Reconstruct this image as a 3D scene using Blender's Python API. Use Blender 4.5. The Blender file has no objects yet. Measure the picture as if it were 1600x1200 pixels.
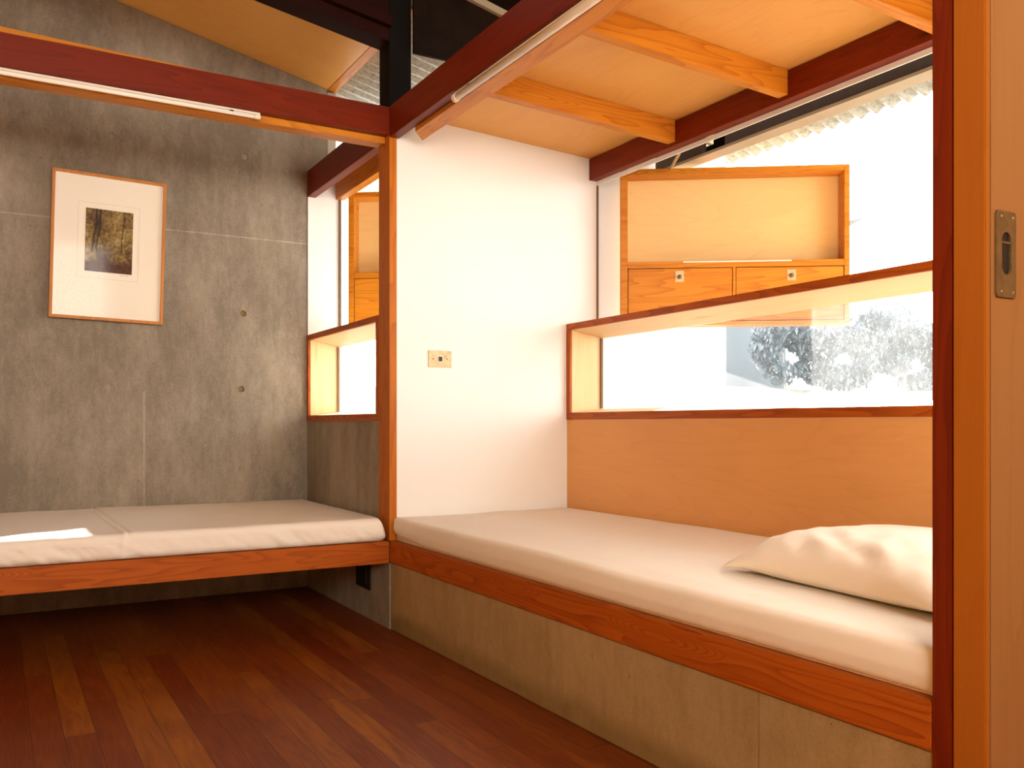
import bpy, bmesh, math, random
from mathutils import Vector, Matrix, noise as mnoise

random.seed(7)
scene = bpy.context.scene
COL = scene.collection

# ------------------------------------------------------------------ camera
cam_d = bpy.data.cameras.new('camera')
cam = bpy.data.objects.new('camera', cam_d)
COL.objects.link(cam)
cam.location = (-1.327, -3.221, 0.80)
cam.rotation_euler = (math.radians(90), 0, math.radians(-30.292))
cam_d.sensor_width = 36.0
cam_d.lens = 36.0 * 1380.4 / 1600.0
cam_d.shift_y = 63.0 / 1600.0
cam_d.clip_start = 0.02
scene.camera = cam

# ------------------------------------------------------------------ sky, sun, exposure
scene.view_settings.view_transform = 'Standard'
scene.view_settings.look = 'None'
scene.view_settings.gamma = 1.0
scene.view_settings.exposure = 1.80
scene.view_settings.use_curve_mapping = False

world = bpy.data.worlds.new('world')
scene.world = world
world.use_nodes = True
wt = world.node_tree
bg = wt.nodes['Background']
bg.inputs['Color'].default_value = (1.0, 1.0, 0.99, 1)
SUN_TRAVEL = Vector((-1.0, -0.62, -0.39)).normalized()
def wmath(op, a, b=0.0):
    n = wt.nodes.new('ShaderNodeMath'); n.operation = op
    for k, v in enumerate((a, b)):
        if isinstance(v, bpy.types.NodeSocket): wt.links.new(v, n.inputs[k])
        else: n.inputs[k].default_value = v
    return n.outputs[0]
# hazy sky: brighter towards the horizon and around the sun
wdir = wt.nodes.new('ShaderNodeTexCoord').outputs['Generated']
wsep = wt.nodes.new('ShaderNodeSeparateXYZ'); wt.links.new(wdir, wsep.inputs[0])
el = wmath('DIVIDE', wsep.outputs[2], 0.30)
hz = wmath('POWER', 2.718, wmath('MULTIPLY', wmath('MULTIPLY', el, el), -1.0))
wdot = wt.nodes.new('ShaderNodeVectorMath'); wdot.operation = 'DOT_PRODUCT'
wt.links.new(wdir, wdot.inputs[0]); wdot.inputs[1].default_value = -SUN_TRAVEL
glow = wmath('POWER', wmath('MAXIMUM', wdot.outputs['Value'], 0.0), 5.0)
wt.links.new(wmath('ADD', wmath('ADD', 1.0, wmath('MULTIPLY', hz, 1.5)), wmath('MULTIPLY', glow, 2.5)), bg.inputs['Strength'])

sun_d = bpy.data.lights.new('sun', 'SUN')
sun_d.energy = 9.5
sun_d.angle = math.radians(0.6)
sun_d.color = (1.0, 0.93, 0.82)
sun = bpy.data.objects.new('sun', sun_d)
COL.objects.link(sun)
sun.location = (6, 4, 5)
sun.rotation_euler = SUN_TRAVEL.to_track_quat('-Z', 'Y').to_euler()

# added fill lamp in an unseen, made-up opening behind the camera
rear_fill_d = bpy.data.lights.new('doorway_daylight', 'AREA')
rear_fill_d.shape = 'RECTANGLE'
rear_fill_d.size = 1.5
rear_fill_d.size_y = 0.8
rear_fill_d.energy = 24
rear_fill_d.color = (1.0, 0.87, 0.71)
rear_fill = bpy.data.objects.new('doorway_daylight', rear_fill_d)
COL.objects.link(rear_fill)
rear_fill.location = (-1.15, -4.55, 1.75)
rear_fill.rotation_euler = (math.radians(90), 0, 0)

# added warm fill lamp standing for floor bounce, at a made-up side opening
side_fill_d = bpy.data.lights.new('veranda_light', 'AREA')
side_fill_d.shape = 'RECTANGLE'
side_fill_d.size = 1.6
side_fill_d.size_y = 0.9
side_fill_d.energy = 3.2
side_fill_d.color = (1.0, 0.54, 0.16)
ver = bpy.data.objects.new('veranda_light', side_fill_d)
COL.objects.link(ver)
ver.location = (-2.44, -2.6, 1.37)
ver.rotation_euler = (math.radians(90), 0, math.radians(-90))

# ------------------------------------------------------------------ node helpers
class G:
    def __init__(s, name):
        s.m = bpy.data.materials.new(name)
        s.m.use_nodes = True
        s.t = s.m.node_tree
        s.t.nodes.clear()
    def n(s, typ, props=None, **inp):
        nd = s.t.nodes.new(typ)
        for k, v in (props or {}).items():
            setattr(nd, k, v)
        for k, v in inp.items():
            key = int(k[1:]) if k[0] == 'i' and k[1:].isdigit() else k.replace('_', ' ')
            sock = nd.inputs[key]
            if isinstance(v, bpy.types.NodeSocket):
                s.t.links.new(v, sock)
            else:
                sock.default_value = v
        return nd
    def math(s, op, a, b=0.0, c=0.0, clamp=False):
        return s.n('ShaderNodeMath', {'operation': op, 'use_clamp': clamp}, i0=a, i1=b, i2=c).outputs[0]
    def mix(s, f, a, b, mode='MIX'):
        nd = s.n('ShaderNodeMix', {'data_type': 'RGBA', 'blend_type': mode})
        for i, v in ((0, f), (6, a), (7, b)):
            if isinstance(v, bpy.types.NodeSocket):
                s.t.links.new(v, nd.inputs[i])
            else:
                nd.inputs[i].default_value = v if i == 0 else (*v, 1) if len(v) == 3 else v
        return nd.outputs[2]
    def ramp(s, f, stops):
        nd = s.n('ShaderNodeValToRGB', Fac=f)
        el = nd.color_ramp.elements
        while len(el) < len(stops):
            el.new(0.5)
        for e, (p, c) in zip(el, stops):
            e.position = p
            e.color = (*c, 1) if len(c) == 3 else c
        return nd.outputs[0]
    def coords(s, scale, rnd=True):
        tc = s.n('ShaderNodeTexCoord').outputs['Object']
        if rnd:
            oi = s.n('ShaderNodeObjectInfo').outputs['Random']
            off = s.math('MULTIPLY', oi, 31.7)
            tc = s.n('ShaderNodeVectorMath', {'operation': 'ADD'}, i0=tc,
                     i1=s.n('ShaderNodeCombineXYZ', X=off, Y=off, Z=off).outputs[0]).outputs[0]
        return s.n('ShaderNodeMapping', Vector=tc, Scale=scale).outputs[0]
    def noise(s, vec, scale, detail=3.0, rough=0.5, dist=0.0):
        return s.n('ShaderNodeTexNoise', Vector=vec, Scale=scale, Detail=detail, Roughness=rough, Distortion=dist).outputs[0]
    def out(s, color, rough=0.5, bump=None, bstr=0.2, bdist=0.01, spec=0.4, **kw):
        p = s.n('ShaderNodeBsdfPrincipled', Base_Color=color if isinstance(color, bpy.types.NodeSocket) else (*color, 1),
                Roughness=rough, **kw)
        p.inputs['Specular IOR Level'].default_value = spec
        if bump is not None:
            b = s.n('ShaderNodeBump', Strength=bstr, Distance=bdist, Height=bump)
            s.t.links.new(b.outputs[0], p.inputs['Normal'])
        o = s.n('ShaderNodeOutputMaterial')
        s.t.links.new(p.outputs[0], o.inputs['Surface'])
        return s.m

def axis_scale(axis, along, cross):
    v = [cross] * 3
    v['xyz'.index(axis)] = along
    return tuple(v)

def timber(name, axis, light, dark, rings=11.0, knot=1.0, rough=0.42, contrast=1.0):
    g = G(name)
    v = g.coords(axis_scale(axis, 1.0, 11.0))
    base = g.noise(v, 1.0, 2.0, 0.45, 0.25)
    kv = g.coords(axis_scale(axis, 1.1, 8.0))
    vo = g.n('ShaderNodeTexVoronoi', {'feature': 'F1'}, Vector=kv, Scale=1.0, Randomness=1.0).outputs['Distance']
    kn = g.math('MULTIPLY', g.math('SUBTRACT', 0.26, vo, clamp=True), 2.4 * knot)
    val = g.math('ADD', base, kn)
    ring = g.math('FRACT', g.math('MULTIPLY', val, rings))
    ring = g.math('POWER', ring, 2.2)
    fib = g.noise(g.coords(axis_scale(axis, 4.0, 160.0)), 1.0, 2.0)
    tone = g.noise(g.coords(axis_scale(axis, 0.5, 4.0)), 1.0, 1.0)
    f = g.math('ADD', g.math('MULTIPLY', ring, 0.55 * contrast), g.math('MULTIPLY', g.math('SUBTRACT', fib, 0.5), 0.55), clamp=True)
    f = g.math('ADD', f, g.math('MULTIPLY', g.math('SUBTRACT', tone, 0.45), 0.7), clamp=True)
    c = g.mix(f, light, dark)
    k = g.math('MULTIPLY', g.math('SUBTRACT', 0.10, vo, clamp=True), 14.0 * knot, clamp=True)
    c = g.mix(k, c, tuple(x * 0.25 for x in dark))
    return g.out(c, rough, bump=fib, bstr=0.12, bdist=0.002, spec=0.2)

def plywood(name, axis, light, dark, rough=0.45):
    g = G(name)
    v = g.coords(axis_scale(axis, 1.0, 5.0))
    base = g.noise(v, 1.0, 2.0, 0.5, 0.8)
    ring = g.math('FRACT', g.math('MULTIPLY', base, 8.0))
    ring = g.math('POWER', ring, 3.0)
    fib = g.noise(g.coords(axis_scale(axis, 5.0, 120.0)), 1.0, 2.0)
    tone = g.noise(g.coords(axis_scale(axis, 0.8, 2.2)), 1.0, 2.0)
    f = g.math('ADD', g.math('MULTIPLY', ring, 0.14), g.math('MULTIPLY', g.math('SUBTRACT', fib, 0.5), 0.3), clamp=True)
    f = g.math('ADD', f, g.math('MULTIPLY', g.math('SUBTRACT', tone, 0.4), 0.9), clamp=True)
    return g.out(g.mix(f, light, dark), rough, bump=fib, bstr=0.05, bdist=0.001, spec=0.25)

OR_L, OR_D = (0.60, 0.225, 0.018), (0.34, 0.078, 0.005)
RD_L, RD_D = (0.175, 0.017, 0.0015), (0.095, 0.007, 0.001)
RL_L, RL_D = (0.40, 0.092, 0.007), (0.23, 0.036, 0.003)
M = {}
for ax in 'xyz':
    M['timber_' + ax] = timber('fir_timber_' + ax, ax, OR_L, OR_D)
    M['rail_' + ax] = timber('rail_fir_timber_' + ax, ax, RL_L, RL_D, 17.0, 1.0, 0.42, 1.35)
    M['pale_' + ax] = timber('pale_pine_' + ax, ax, (0.80, 0.58, 0.33), (0.68, 0.43, 0.20), 6.0, 0.3, 0.5, 0.5)  # window box boards: daylight brightening put into a paler timber colour
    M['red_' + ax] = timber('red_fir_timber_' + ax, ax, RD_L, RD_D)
    M['ply_' + ax] = plywood('hoop_ply_' + ax, ax, (0.72, 0.375, 0.095), (0.53, 0.205, 0.035))
M['door_edge'] = timber('door_edge_timber', 'z', (0.34, 0.10, 0.008), (0.27, 0.066, 0.005), 4.0, 0.3, 0.5, 0.4)
M['door_wood'] = timber('door_timber', 'z', (0.30, 0.132, 0.040), (0.23, 0.088, 0.02), 5.0, 0.3, 0.5, 0.5)
M['post_z'] = timber('post_fir_timber', 'z', (0.50, 0.155, 0.013), (0.31, 0.070, 0.005))
M['pale_ply'] = plywood('pale_ply', 'x', (0.78, 0.55, 0.24), (0.60, 0.36, 0.12))
M['panel_ply'] = plywood('panel_ply', 'y', (0.72, 0.365, 0.130), (0.56, 0.240, 0.065))

def concrete(name, light, dark, stain, streak=1.0, joints=(), joint_tone=1.2, foot=False):
    g = G(name)
    big = g.noise(g.coords((1, 1, 0.55), False), 2.6, 4.0, 0.6)
    mid = g.noise(g.coords((1, 1, 0.35), False), 11.0, 5.0, 0.65)
    stv = g.noise(g.coords((26, 26, 1.1), False), 1.0, 3.0, 0.6)
    fine = g.noise(g.coords((1, 1, 1), False), 130.0, 2.0, 0.7)
    f = g.math('ADD', g.math('MULTIPLY', big, 0.75), g.math('MULTIPLY', mid, 0.45))
    f = g.math('ADD', f, g.math('MULTIPLY', stv, 0.42 * streak))
    f = g.math('ADD', f, g.math('MULTIPLY', g.math('SUBTRACT', g.noise(g.coords((1, 1, 0.45), False), 48.0, 4.0, 0.7), 0.5), 0.34))
    f = g.math('ADD', f, g.math('MULTIPLY', fine, 0.30))
    f = g.n('ShaderNodeMapRange', Value=f, From_Min=0.70, From_Max=1.24).outputs[0]
    c = g.mix(f, dark, light)
    sp = g.noise(g.coords((1, 1, 0.6), False), 5.0, 3.0, 0.7)
    c = g.mix(g.math('MULTIPLY', g.math('SUBTRACT', sp, 0.56, clamp=True), 2.2, clamp=True), c, stain)
    vo = g.n('ShaderNodeTexVoronoi', {'feature': 'F1'}, Vector=g.coords((1, 1, 0.8), False), Scale=16.0).outputs['Distance']
    pit = g.math('LESS_THAN', vo, 0.045)
    c = g.mix(g.math('MULTIPLY', pit, 0.55), c, (0.05, 0.035, 0.02))
    sep = g.n('ShaderNodeSeparateXYZ', Vector=g.n('ShaderNodeTexCoord').outputs['Object']).outputs
    for (a, p, w, l0, l1, other) in joints:
        d = g.math('ABSOLUTE', g.math('SUBTRACT', sep[a], p))
        j = g.math('LESS_THAN', d, w)
        j = g.math('MULTIPLY', j, g.math('GREATER_THAN', sep[other], l0))
        j = g.math('MULTIPLY', j, g.math('LESS_THAN', sep[other], l1))
        j = g.math('MULTIPLY', j, g.math('MULTIPLY', g.math('SUBTRACT', mid, 0.30, clamp=True), 2.0, clamp=True))
        c = g.mix(j, c, tuple(min(1, x * joint_tone) for x in light))
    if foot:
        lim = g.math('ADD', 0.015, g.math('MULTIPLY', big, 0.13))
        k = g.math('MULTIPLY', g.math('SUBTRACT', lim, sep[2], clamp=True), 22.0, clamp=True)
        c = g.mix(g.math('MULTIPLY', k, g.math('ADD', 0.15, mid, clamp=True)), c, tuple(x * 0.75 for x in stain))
    h = g.math('SUBTRACT', g.math('ADD', mid, g.math('MULTIPLY', fine, 0.5)), pit)
    return g.out(c, 0.75, bump=h, bstr=0.25, bdist=0.004, spec=0.25)

M['concrete'] = concrete('board_formed_concrete', (0.46, 0.40, 0.315), (0.20, 0.168, 0.128), (0.29, 0.24, 0.178), 0.35,
                         joints=((2, 1.690, 0.003, -9, 9, 0), (0, -0.75, 0.003, 0.42, 0.95, 2)))
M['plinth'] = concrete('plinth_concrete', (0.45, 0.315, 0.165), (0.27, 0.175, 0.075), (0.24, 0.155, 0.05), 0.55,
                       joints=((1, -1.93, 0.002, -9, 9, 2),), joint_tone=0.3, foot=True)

def plain(name, col, rough=0.5, metallic=0.0, spec=0.4, var=0.06, nscale=8.0, bump=0.0):
    g = G(name)
    nz = g.noise(g.coords((1, 1, 1)), nscale, 4.0, 0.6)
    lo = tuple(x * (1 - 2 * var) for x in col)
    c = g.mix(nz, lo, tuple(min(1, x * (1 + var)) for x in col))
    return g.out(c, rough, bump=nz if bump else None, bstr=bump, bdist=0.003, spec=spec, Metallic=metallic)

M['white'] = plain('white_painted_board', (0.80, 0.795, 0.775), 0.55, var=0.01, nscale=2.0)
M['white_metal'] = plain('white_flashing', (0.85, 0.85, 0.82), 0.5, var=0.02)
M['dark_steel'] = plain('dark_painted_steel', (0.008, 0.006, 0.005), 0.6, spec=0.08, var=0.25, nscale=5)
M['grey_steel'] = plain('weathered_steel', (0.085, 0.070, 0.062), 0.6, var=0.3, nscale=14)
M['tan_paint'] = plain('tan_painted_steel', (0.46, 0.38, 0.26), 0.55, var=0.08)
M['dark_ply'] = plain('dark_stained_ply', (0.016, 0.008, 0.004), 0.7, spec=0.08, var=0.45, nscale=9)  # low light of the roof space put into this near-black colour
M['dark_timber'] = plain('dark_stained_timber', (0.022, 0.003, 0.0015), 0.6, spec=0.1, var=0.3, nscale=6)
M['grey_trim'] = plain('grey_trim', (0.40, 0.36, 0.29), 0.6, var=0.1)
M['strip'] = plain('brown_glazing_bead', (0.16, 0.10, 0.055), 0.5)
M['black'] = plain('black_plastic', (0.012, 0.011, 0.010), 0.4, var=0.1)
M['lamp_white'] = plain('opal_lamp_glass', (0.93, 0.88, 0.78), 0.25, var=0.02)
M['lamp_body'] = plain('white_enamel_fitting', (0.85, 0.74, 0.60), 0.35, var=0.03)
M['mat_board'] = plain('mat_board', (0.88, 0.83, 0.72), 0.8, var=0.01)
M['ink'] = plain('pencil_grey', (0.25, 0.22, 0.18), 0.8)
M['soil'] = plain('sunlit_gravel', (0.25, 0.24, 0.215), 0.9, var=0.08, nscale=3.0)
M['pavilion'] = plain('pale_blue_render', (0.155, 0.185, 0.205), 0.8, var=0.05)

def brass(name, col):
    g = G(name)
    nz = g.noise(g.coords((1, 1, 1)), 45.0, 5.0, 0.7)
    c = g.ramp(nz, [(0.30, tuple(x * 0.62 for x in col)), (0.55, col), (0.75, tuple(min(1, x * 1.12) for x in col))])
    return g.out(c, 0.42, Metallic=0.55, spec=0.5)
M['brass'] = brass('tarnished_brass', (0.52, 0.40, 0.23))
M['old_brass'] = brass('dull_bronze', (0.20, 0.13, 0.055))

def cloth(name, col):
    g = G(name)
    wv = g.noise(g.coords((1, 1, 1)), 900.0, 1.0)
    fold = g.noise(g.coords((1.0, 1.0, 1.0)), 14.0, 3.0, 0.55, 0.8)
    h = g.math('ADD', g.math('MULTIPLY', wv, 0.15), fold)
    c = g.mix(fold, tuple(x * 0.96 for x in col), col)
    return g.out(c, 0.85, bump=h, bstr=0.18, bdist=0.01, spec=0.15)
M['sheet'] = cloth('cotton_sheet', (0.84, 0.78, 0.70))
M['pillowcase'] = cloth('cotton_pillowcase', (0.87, 0.81, 0.72))

def floor_mat():
    g = G('red_hardwood_boards')
    tc = g.n('ShaderNodeTexCoord').outputs['Object']
    s = g.n('ShaderNodeSeparateXYZ', Vector=tc).outputs
    W = 0.0735
    xi = g.math('DIVIDE', s[0], W)
    ix = g.math('FLOOR', xi)
    fx = g.math('SUBTRACT', xi, ix)
    ra = g.n('ShaderNodeTexWhiteNoise', {'noise_dimensions': '1D'}, W=ix).outputs['Value']
    yi = g.math('ADD', g.math('DIVIDE', s[1], 1.25), g.math('MULTIPLY', ra, 7.0))
    iy = g.math('FLOOR', yi)
    fy = g.math('SUBTRACT', yi, iy)
    rb = g.n('ShaderNodeTexWhiteNoise', {'noise_dimensions': '2D'}, Vector=g.n('ShaderNodeCombineXYZ', X=ix, Y=iy).outputs[0]).outputs['Value']
    off = g.n('ShaderNodeCombineXYZ', X=g.math('MULTIPLY', s[0], 20.0), Y=g.math('ADD', g.math('MULTIPLY', s[1], 2.6), g.math('MULTIPLY', rb, 50.0)), Z=rb).outputs[0]
    gr = g.noise(off, 1.0, 4.0, 0.6, 1.8)
    fine = g.noise(g.n('ShaderNodeMapping', Vector=tc, Scale=(220, 7, 1)).outputs[0], 1.0, 2.0)
    base = g.ramp(rb, [(0.0, (0.125, 0.019, 0.002)), (0.3, (0.16, 0.028, 0.003)), (0.65, (0.20, 0.044, 0.004)), (1.0, (0.29, 0.090, 0.006))])
    c = g.mix(g.math('MULTIPLY', g.math('SUBTRACT', gr, 0.35, clamp=True), 2.2, clamp=True), base, (0.10, 0.014, 0.004))
    c = g.mix(g.math('MULTIPLY', g.math('SUBTRACT', fine, 0.45, clamp=True), 0.8, clamp=True), c, (0.38, 0.11, 0.02))
    e = g.math('MINIMUM', fx, g.math('SUBTRACT', 1.0, fx))
    gap = g.math('LESS_THAN', e, 0.012)
    e2 = g.math('MINIMUM', fy, g.math('SUBTRACT', 1.0, fy))
    gap = g.math('MAXIMUM', gap, g.math('LESS_THAN', e2, 0.0012))
    c = g.mix(g.math('MULTIPLY', gap, 0.8), c, (0.02, 0.006, 0.003))
    h = g.math('SUBTRACT', g.math('MULTIPLY', gr, 0.1), gap)
    return g.out(c, 0.40, bump=h, bstr=0.2, bdist=0.001, spec=0.2)
M['floor'] = floor_mat()

def glass_mat():
    g = G('dusty_window_glass')
    tr = g.n('ShaderNodeBsdfTransparent', Color=(0.97, 0.98, 0.98, 1)).outputs[0]
    gl = g.n('ShaderNodeBsdfGlossy', Color=(1, 1, 1, 1), Roughness=0.02).outputs[0]
    dust = g.n('ShaderNodeBsdfTranslucent', Color=(0.95, 0.97, 1.0, 1)).outputs[0]
    nz = g.noise(g.coords((1, 1, 1), False), 9.0, 4.0, 0.65)
    amt = g.math('MULTIPLY', g.math('ADD', nz, 0.1), 0.045)
    lw = g.n('ShaderNodeLayerWeight', Blend=0.12).outputs['Fresnel']
    a = g.n('ShaderNodeMixShader', Fac=g.math('MULTIPLY', lw, 0.5)); g.t.links.new(tr, a.inputs[1]); g.t.links.new(gl, a.inputs[2])
    b = g.n('ShaderNodeMixShader', Fac=amt); g.t.links.new(a.outputs[0], b.inputs[1]); g.t.links.new(dust, b.inputs[2])
    o = g.n('ShaderNodeOutputMaterial'); g.t.links.new(b.outputs[0], o.inputs['Surface'])
    return g.m
M['glass'] = glass_mat()

def picture_glass():
    g = G('picture_glazing')
    tr = g.n('ShaderNodeBsdfTransparent').outputs[0]
    gl = g.n('ShaderNodeBsdfGlossy', Roughness=0.05).outputs[0]
    a = g.n('ShaderNodeMixShader', Fac=0.004); g.t.links.new(tr, a.inputs[1]); g.t.links.new(gl, a.inputs[2])
    o = g.n('ShaderNodeOutputMaterial'); g.t.links.new(a.outputs[0], o.inputs['Surface'])
    return g.m
M['picture_glass'] = picture_glass()

def corrugated_mat():
    g = G('galvanised_sheet')
    nz = g.noise(g.coords((1, 1, 1), False), 60.0, 4.0, 0.75)
    n2 = g.noise(g.coords((1, 1, 1), False), 4.0, 2.0)
    c = g.ramp(nz, [(0.35, (0.28, 0.28, 0.24)), (0.5, (0.50, 0.50, 0.44)), (0.7, (0.62, 0.62, 0.55))])
    c = g.mix(g.math('MULTIPLY', n2, 0.4), c, (0.38, 0.39, 0.30))
    return g.out(c, 0.55, Metallic=0.15)
M['corrugated'] = corrugated_mat()

def print_mat():
    g = G('woodland_print')
    tc = g.n('ShaderNodeTexCoord').outputs['Object']
    s = g.n('ShaderNodeSeparateXYZ', Vector=tc).outputs
    n1 = g.noise(tc, 60.0, 6.0, 0.8)
    n2 = g.noise(g.n('ShaderNodeMapping', Vector=tc, Location=(3, 1, 2)).outputs[0], 9.0, 4.0, 0.6)
    v = g.math('ADD', g.math('MULTIPLY', n1, 0.7), g.math('MULTIPLY', n2, 0.6))
    c = g.ramp(v, [(0.46, (0.030, 0.014, 0.005)), (0.58, (0.11, 0.060, 0.020)), (0.68, (0.24, 0.16, 0.045)), (0.78, (0.42, 0.33, 0.14)), (0.92, (0.62, 0.52, 0.32))])
    pool = g.ramp(n1, [(0.35, (0.035, 0.010, 0.004)), (0.7, (0.13, 0.045, 0.018))])
    low = g.math('MULTIPLY', g.math('SUBTRACT', -0.045, g.math('ADD', s[2], g.math('MULTIPLY', n2, 0.05))), 40.0, clamp=True)
    c = g.mix(low, c, pool)
    for x0, w in ((-0.062, 0.005), (-0.048, 0.004), (0.052, 0.002)):
        wob = g.math('MULTIPLY', g.math('SUBTRACT', n2, 0.5), 0.03)
        d = g.math('ABSOLUTE', g.math('SUBTRACT', g.math('ADD', s[0], wob), g.math('ADD', x0, g.math('MULTIPLY', s[2], 0.06))))
        t = g.math('MULTIPLY', g.math('LESS_THAN', d, w), g.math('GREATER_THAN', s[2], -0.05))
        c = g.mix(g.math('MULTIPLY', t, 0.8), c, (0.018, 0.009, 0.004))
    return g.out(c, 0.7)
M['print'] = print_mat()

def leaf_mat():
    g = G('grey_green_leaves')
    nz = g.noise(g.coords((1, 1, 1), False), 3.0, 3.0)
    c = g.ramp(nz, [(0.35, (0.15, 0.20, 0.225)), (0.6, (0.20, 0.25, 0.275)), (0.75, (0.27, 0.31, 0.33))])
    return g.out(c, 0.6)
M['leaf'] = leaf_mat()
M['bark'] = plain('pale_bark', (0.50, 0.48, 0.45), 0.8, var=0.15)

# ------------------------------------------------------------------ mesh helpers
def tag(o, label=None, cat=None, group=None, kind=None):
    if label: o['label'] = label
    if cat: o['category'] = cat
    if group: o['group'] = group
    if kind: o['kind'] = kind
    return o

def link(name, bm, mat, parent=None, origin=None, smooth=False):
    """one mesh object; geometry given in world space (or parent space when parented)"""
    vs = [v.co for v in bm.verts]
    lo = Vector((min(v.x for v in vs), min(v.y for v in vs), min(v.z for v in vs)))
    hi = Vector((max(v.x for v in vs), max(v.y for v in vs), max(v.z for v in vs)))
    if origin is None:
        origin = Vector(((lo.x + hi.x) / 2, (lo.y + hi.y) / 2, lo.z))
    origin = Vector(origin)
    bmesh.ops.translate(bm, verts=bm.verts, vec=-origin)
    me = bpy.data.meshes.new(name)
    bm.normal_update()
    bm.to_mesh(me)
    bm.free()
    if smooth:
        for p in me.polygons: p.use_smooth = True
    me.materials.append(mat)
    o = bpy.data.objects.new(name, me)
    COL.objects.link(o)
    o.location = origin
    if parent is not None:
        o.parent = parent
    return o

def empty(name, loc, rot=(0, 0, 0)):
    o = bpy.data.objects.new(name, None)
    o.empty_display_size = 0.05
    COL.objects.link(o)
    o.location = loc
    o.rotation_euler = rot
    return o

def box_into(bm, a, b, bev=0.0, seg=2):
    lo = [min(a[i], b[i]) for i in range(3)]; hi = [max(a[i], b[i]) for i in range(3)]
    r = bmesh.ops.create_cube(bm, size=1.0)
    vs = r['verts']
    for v in vs:
        for i in range(3):
            v.co[i] = lo[i] if v.co[i] < 0 else hi[i]
    if bev > 0:
        es = list({e for v in vs for e in v.link_edges})
        bmesh.ops.bevel(bm, geom=es, offset=bev, segments=seg, affect='EDGES', clamp_overlap=True)
    return bm

def box(a, b, bev=0.0, seg=2):
    return box_into(bmesh.new(), a, b, bev, seg)

def hexa(pts, bev=0.0):
    """8 points: bottom loop 0-3, top loop 4-7"""
    bm = bmesh.new()
    v = [bm.verts.new(p) for p in pts]
    for f in ((3, 2, 1, 0), (4, 5, 6, 7), (0, 1, 5, 4), (1, 2, 6, 5), (2, 3, 7, 6), (3, 0, 4, 7)):
        bm.faces.new([v[i] for i in f])
    bmesh.ops.recalc_face_normals(bm, faces=bm.faces)
    if bev > 0:
        bmesh.ops.bevel(bm, geom=list(bm.edges), offset=bev, segments=2, affect='EDGES')
    return bm

def cyl_into(bm, p0, p1, r, seg=20, r2=None):
    p0, p1 = Vector(p0), Vector(p1)
    d = p1 - p0
    m = Matrix.Translation((p0 + p1) / 2) @ d.to_track_quat('Z', 'Y').to_matrix().to_4x4()
    bmesh.ops.create_cone(bm, cap_ends=True, segments=seg, radius1=r, radius2=r if r2 is None else r2, depth=d.length, matrix=m)
    return bm

def prism(poly, axis, a0, a1, bev=0.0):
    """extrude a 2-D polygon along an axis; poly gives the other two coordinates in xyz order"""
    bm = bmesh.new()
    i = 'xyz'.index(axis)
    def pt(p, a):
        q = list(p); q.insert(i, a); return q
    A = [bm.verts.new(pt(p, a0)) for p in poly]
    B = [bm.verts.new(pt(p, a1)) for p in poly]
    n = len(poly)
    bm.faces.new(A); bm.faces.new(B[::-1])
    for k in range(n):
        bm.faces.new((A[k], A[(k + 1) % n], B[(k + 1) % n], B[k]))
    bmesh.ops.recalc_face_normals(bm, faces=bm.faces)
    if bev > 0:
        bmesh.ops.bevel(bm, geom=list(bm.edges), offset=bev, segments=2, affect='EDGES')
    return bm

def struct(name, bm, mat, parent=None, origin=None, label=None):
    o = link(name, bm, mat, parent, origin)
    if parent is None: o['kind'] = 'structure'
    if label: o['label'] = label
    return o

def thing(name, bm, mat, label, cat, group=None, origin=None, smooth=False):
    return tag(link(name, bm, mat, None, origin, smooth), label, cat, group)

O0 = (0, 0, 0)
ZR = lambda x: 2.496 - 0.218 * x            # underside of the main roof lining (left)
ZD = lambda x: 2.628 - 0.215 * x            # underside of the dark main roof
ZP = lambda x: 2.025 - 0.044 * x            # underside of the alcove ply
YB = 1.056                                  # concrete wall plane
YE = -2.33                                  # end of the right alcove

# ------------------------------------------------------------------ setting
struct('floor', box((-2.55, -4.75, -0.12), (0.03, 1.2, 0.0)), M['floor'], origin=O0)
struct('floor_beyond_door', box((0.03, -4.75, -0.12), (1.6, -2.345, 0.0)), M['floor'], origin=O0)

# concrete wall with formwork tie holes
def concrete_wall():
    bm = prism([(-2.4, 0.0), (0.101, 0.0), (0.101, ZR(0.101) - 0.002), (-2.4, ZR(-2.4) - 0.002)], 'y', YB, YB + 0.18)
    wall = struct('wall_back', bm, M['concrete'], origin=O0)
    holes = [(-0.311, 1.327, 1), (-0.32, 0.967, 1), (-0.901, 0.967, 0), (-0.904, 0.602, 0), (-0.32, 0.587, 0), (-0.305, 2.075, 0), (-0.888, 2.079, 0),
             (-1.48, 0.967, 0), (-1.48, 0.60, 0), (-1.48, 1.327, 0)]
    cb = bmesh.new()
    for x, z, d in holes:
        cyl_into(cb, (x, YB - 0.02, z), (x, YB + (0.012 if d else 0.004), z), 0.0155, 24)
    cm = bpy.data.meshes.new('cut'); cb.to_mesh(cm); cb.free()
    co = bpy.data.objects.new('cut', cm); COL.objects.link(co)
    md = wall.modifiers.new('holes', 'BOOLEAN'); md.object = co; md.operation = 'DIFFERENCE'; md.solver = 'EXACT'
    dg = bpy.context.evaluated_depsgraph_get()
    me = bpy.data.meshes.new_from_object(wall.evaluated_get(dg))
    wall.modifiers.clear()
    wall.data = me
    if not me.materials: me.materials.append(M['concrete'])
    bpy.data.objects.remove(co)
    for x, z, d in holes:
        b = bmesh.new()
        dep = 0.010 if d else 0.0025
        cyl_into(b, (x, YB + dep, z), (x, YB + dep + 0.02, z), 0.0135, 24)
        p = link('tie_plug', b, M['concrete'] if not d else M['plinth'], wall)
    return wall
concrete_wall()

struct('trim_1', box((0.101, YB - 0.004, 2.03), (0.146, YB + 0.18, 2.46), 0.003), M['grey_trim'])
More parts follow.
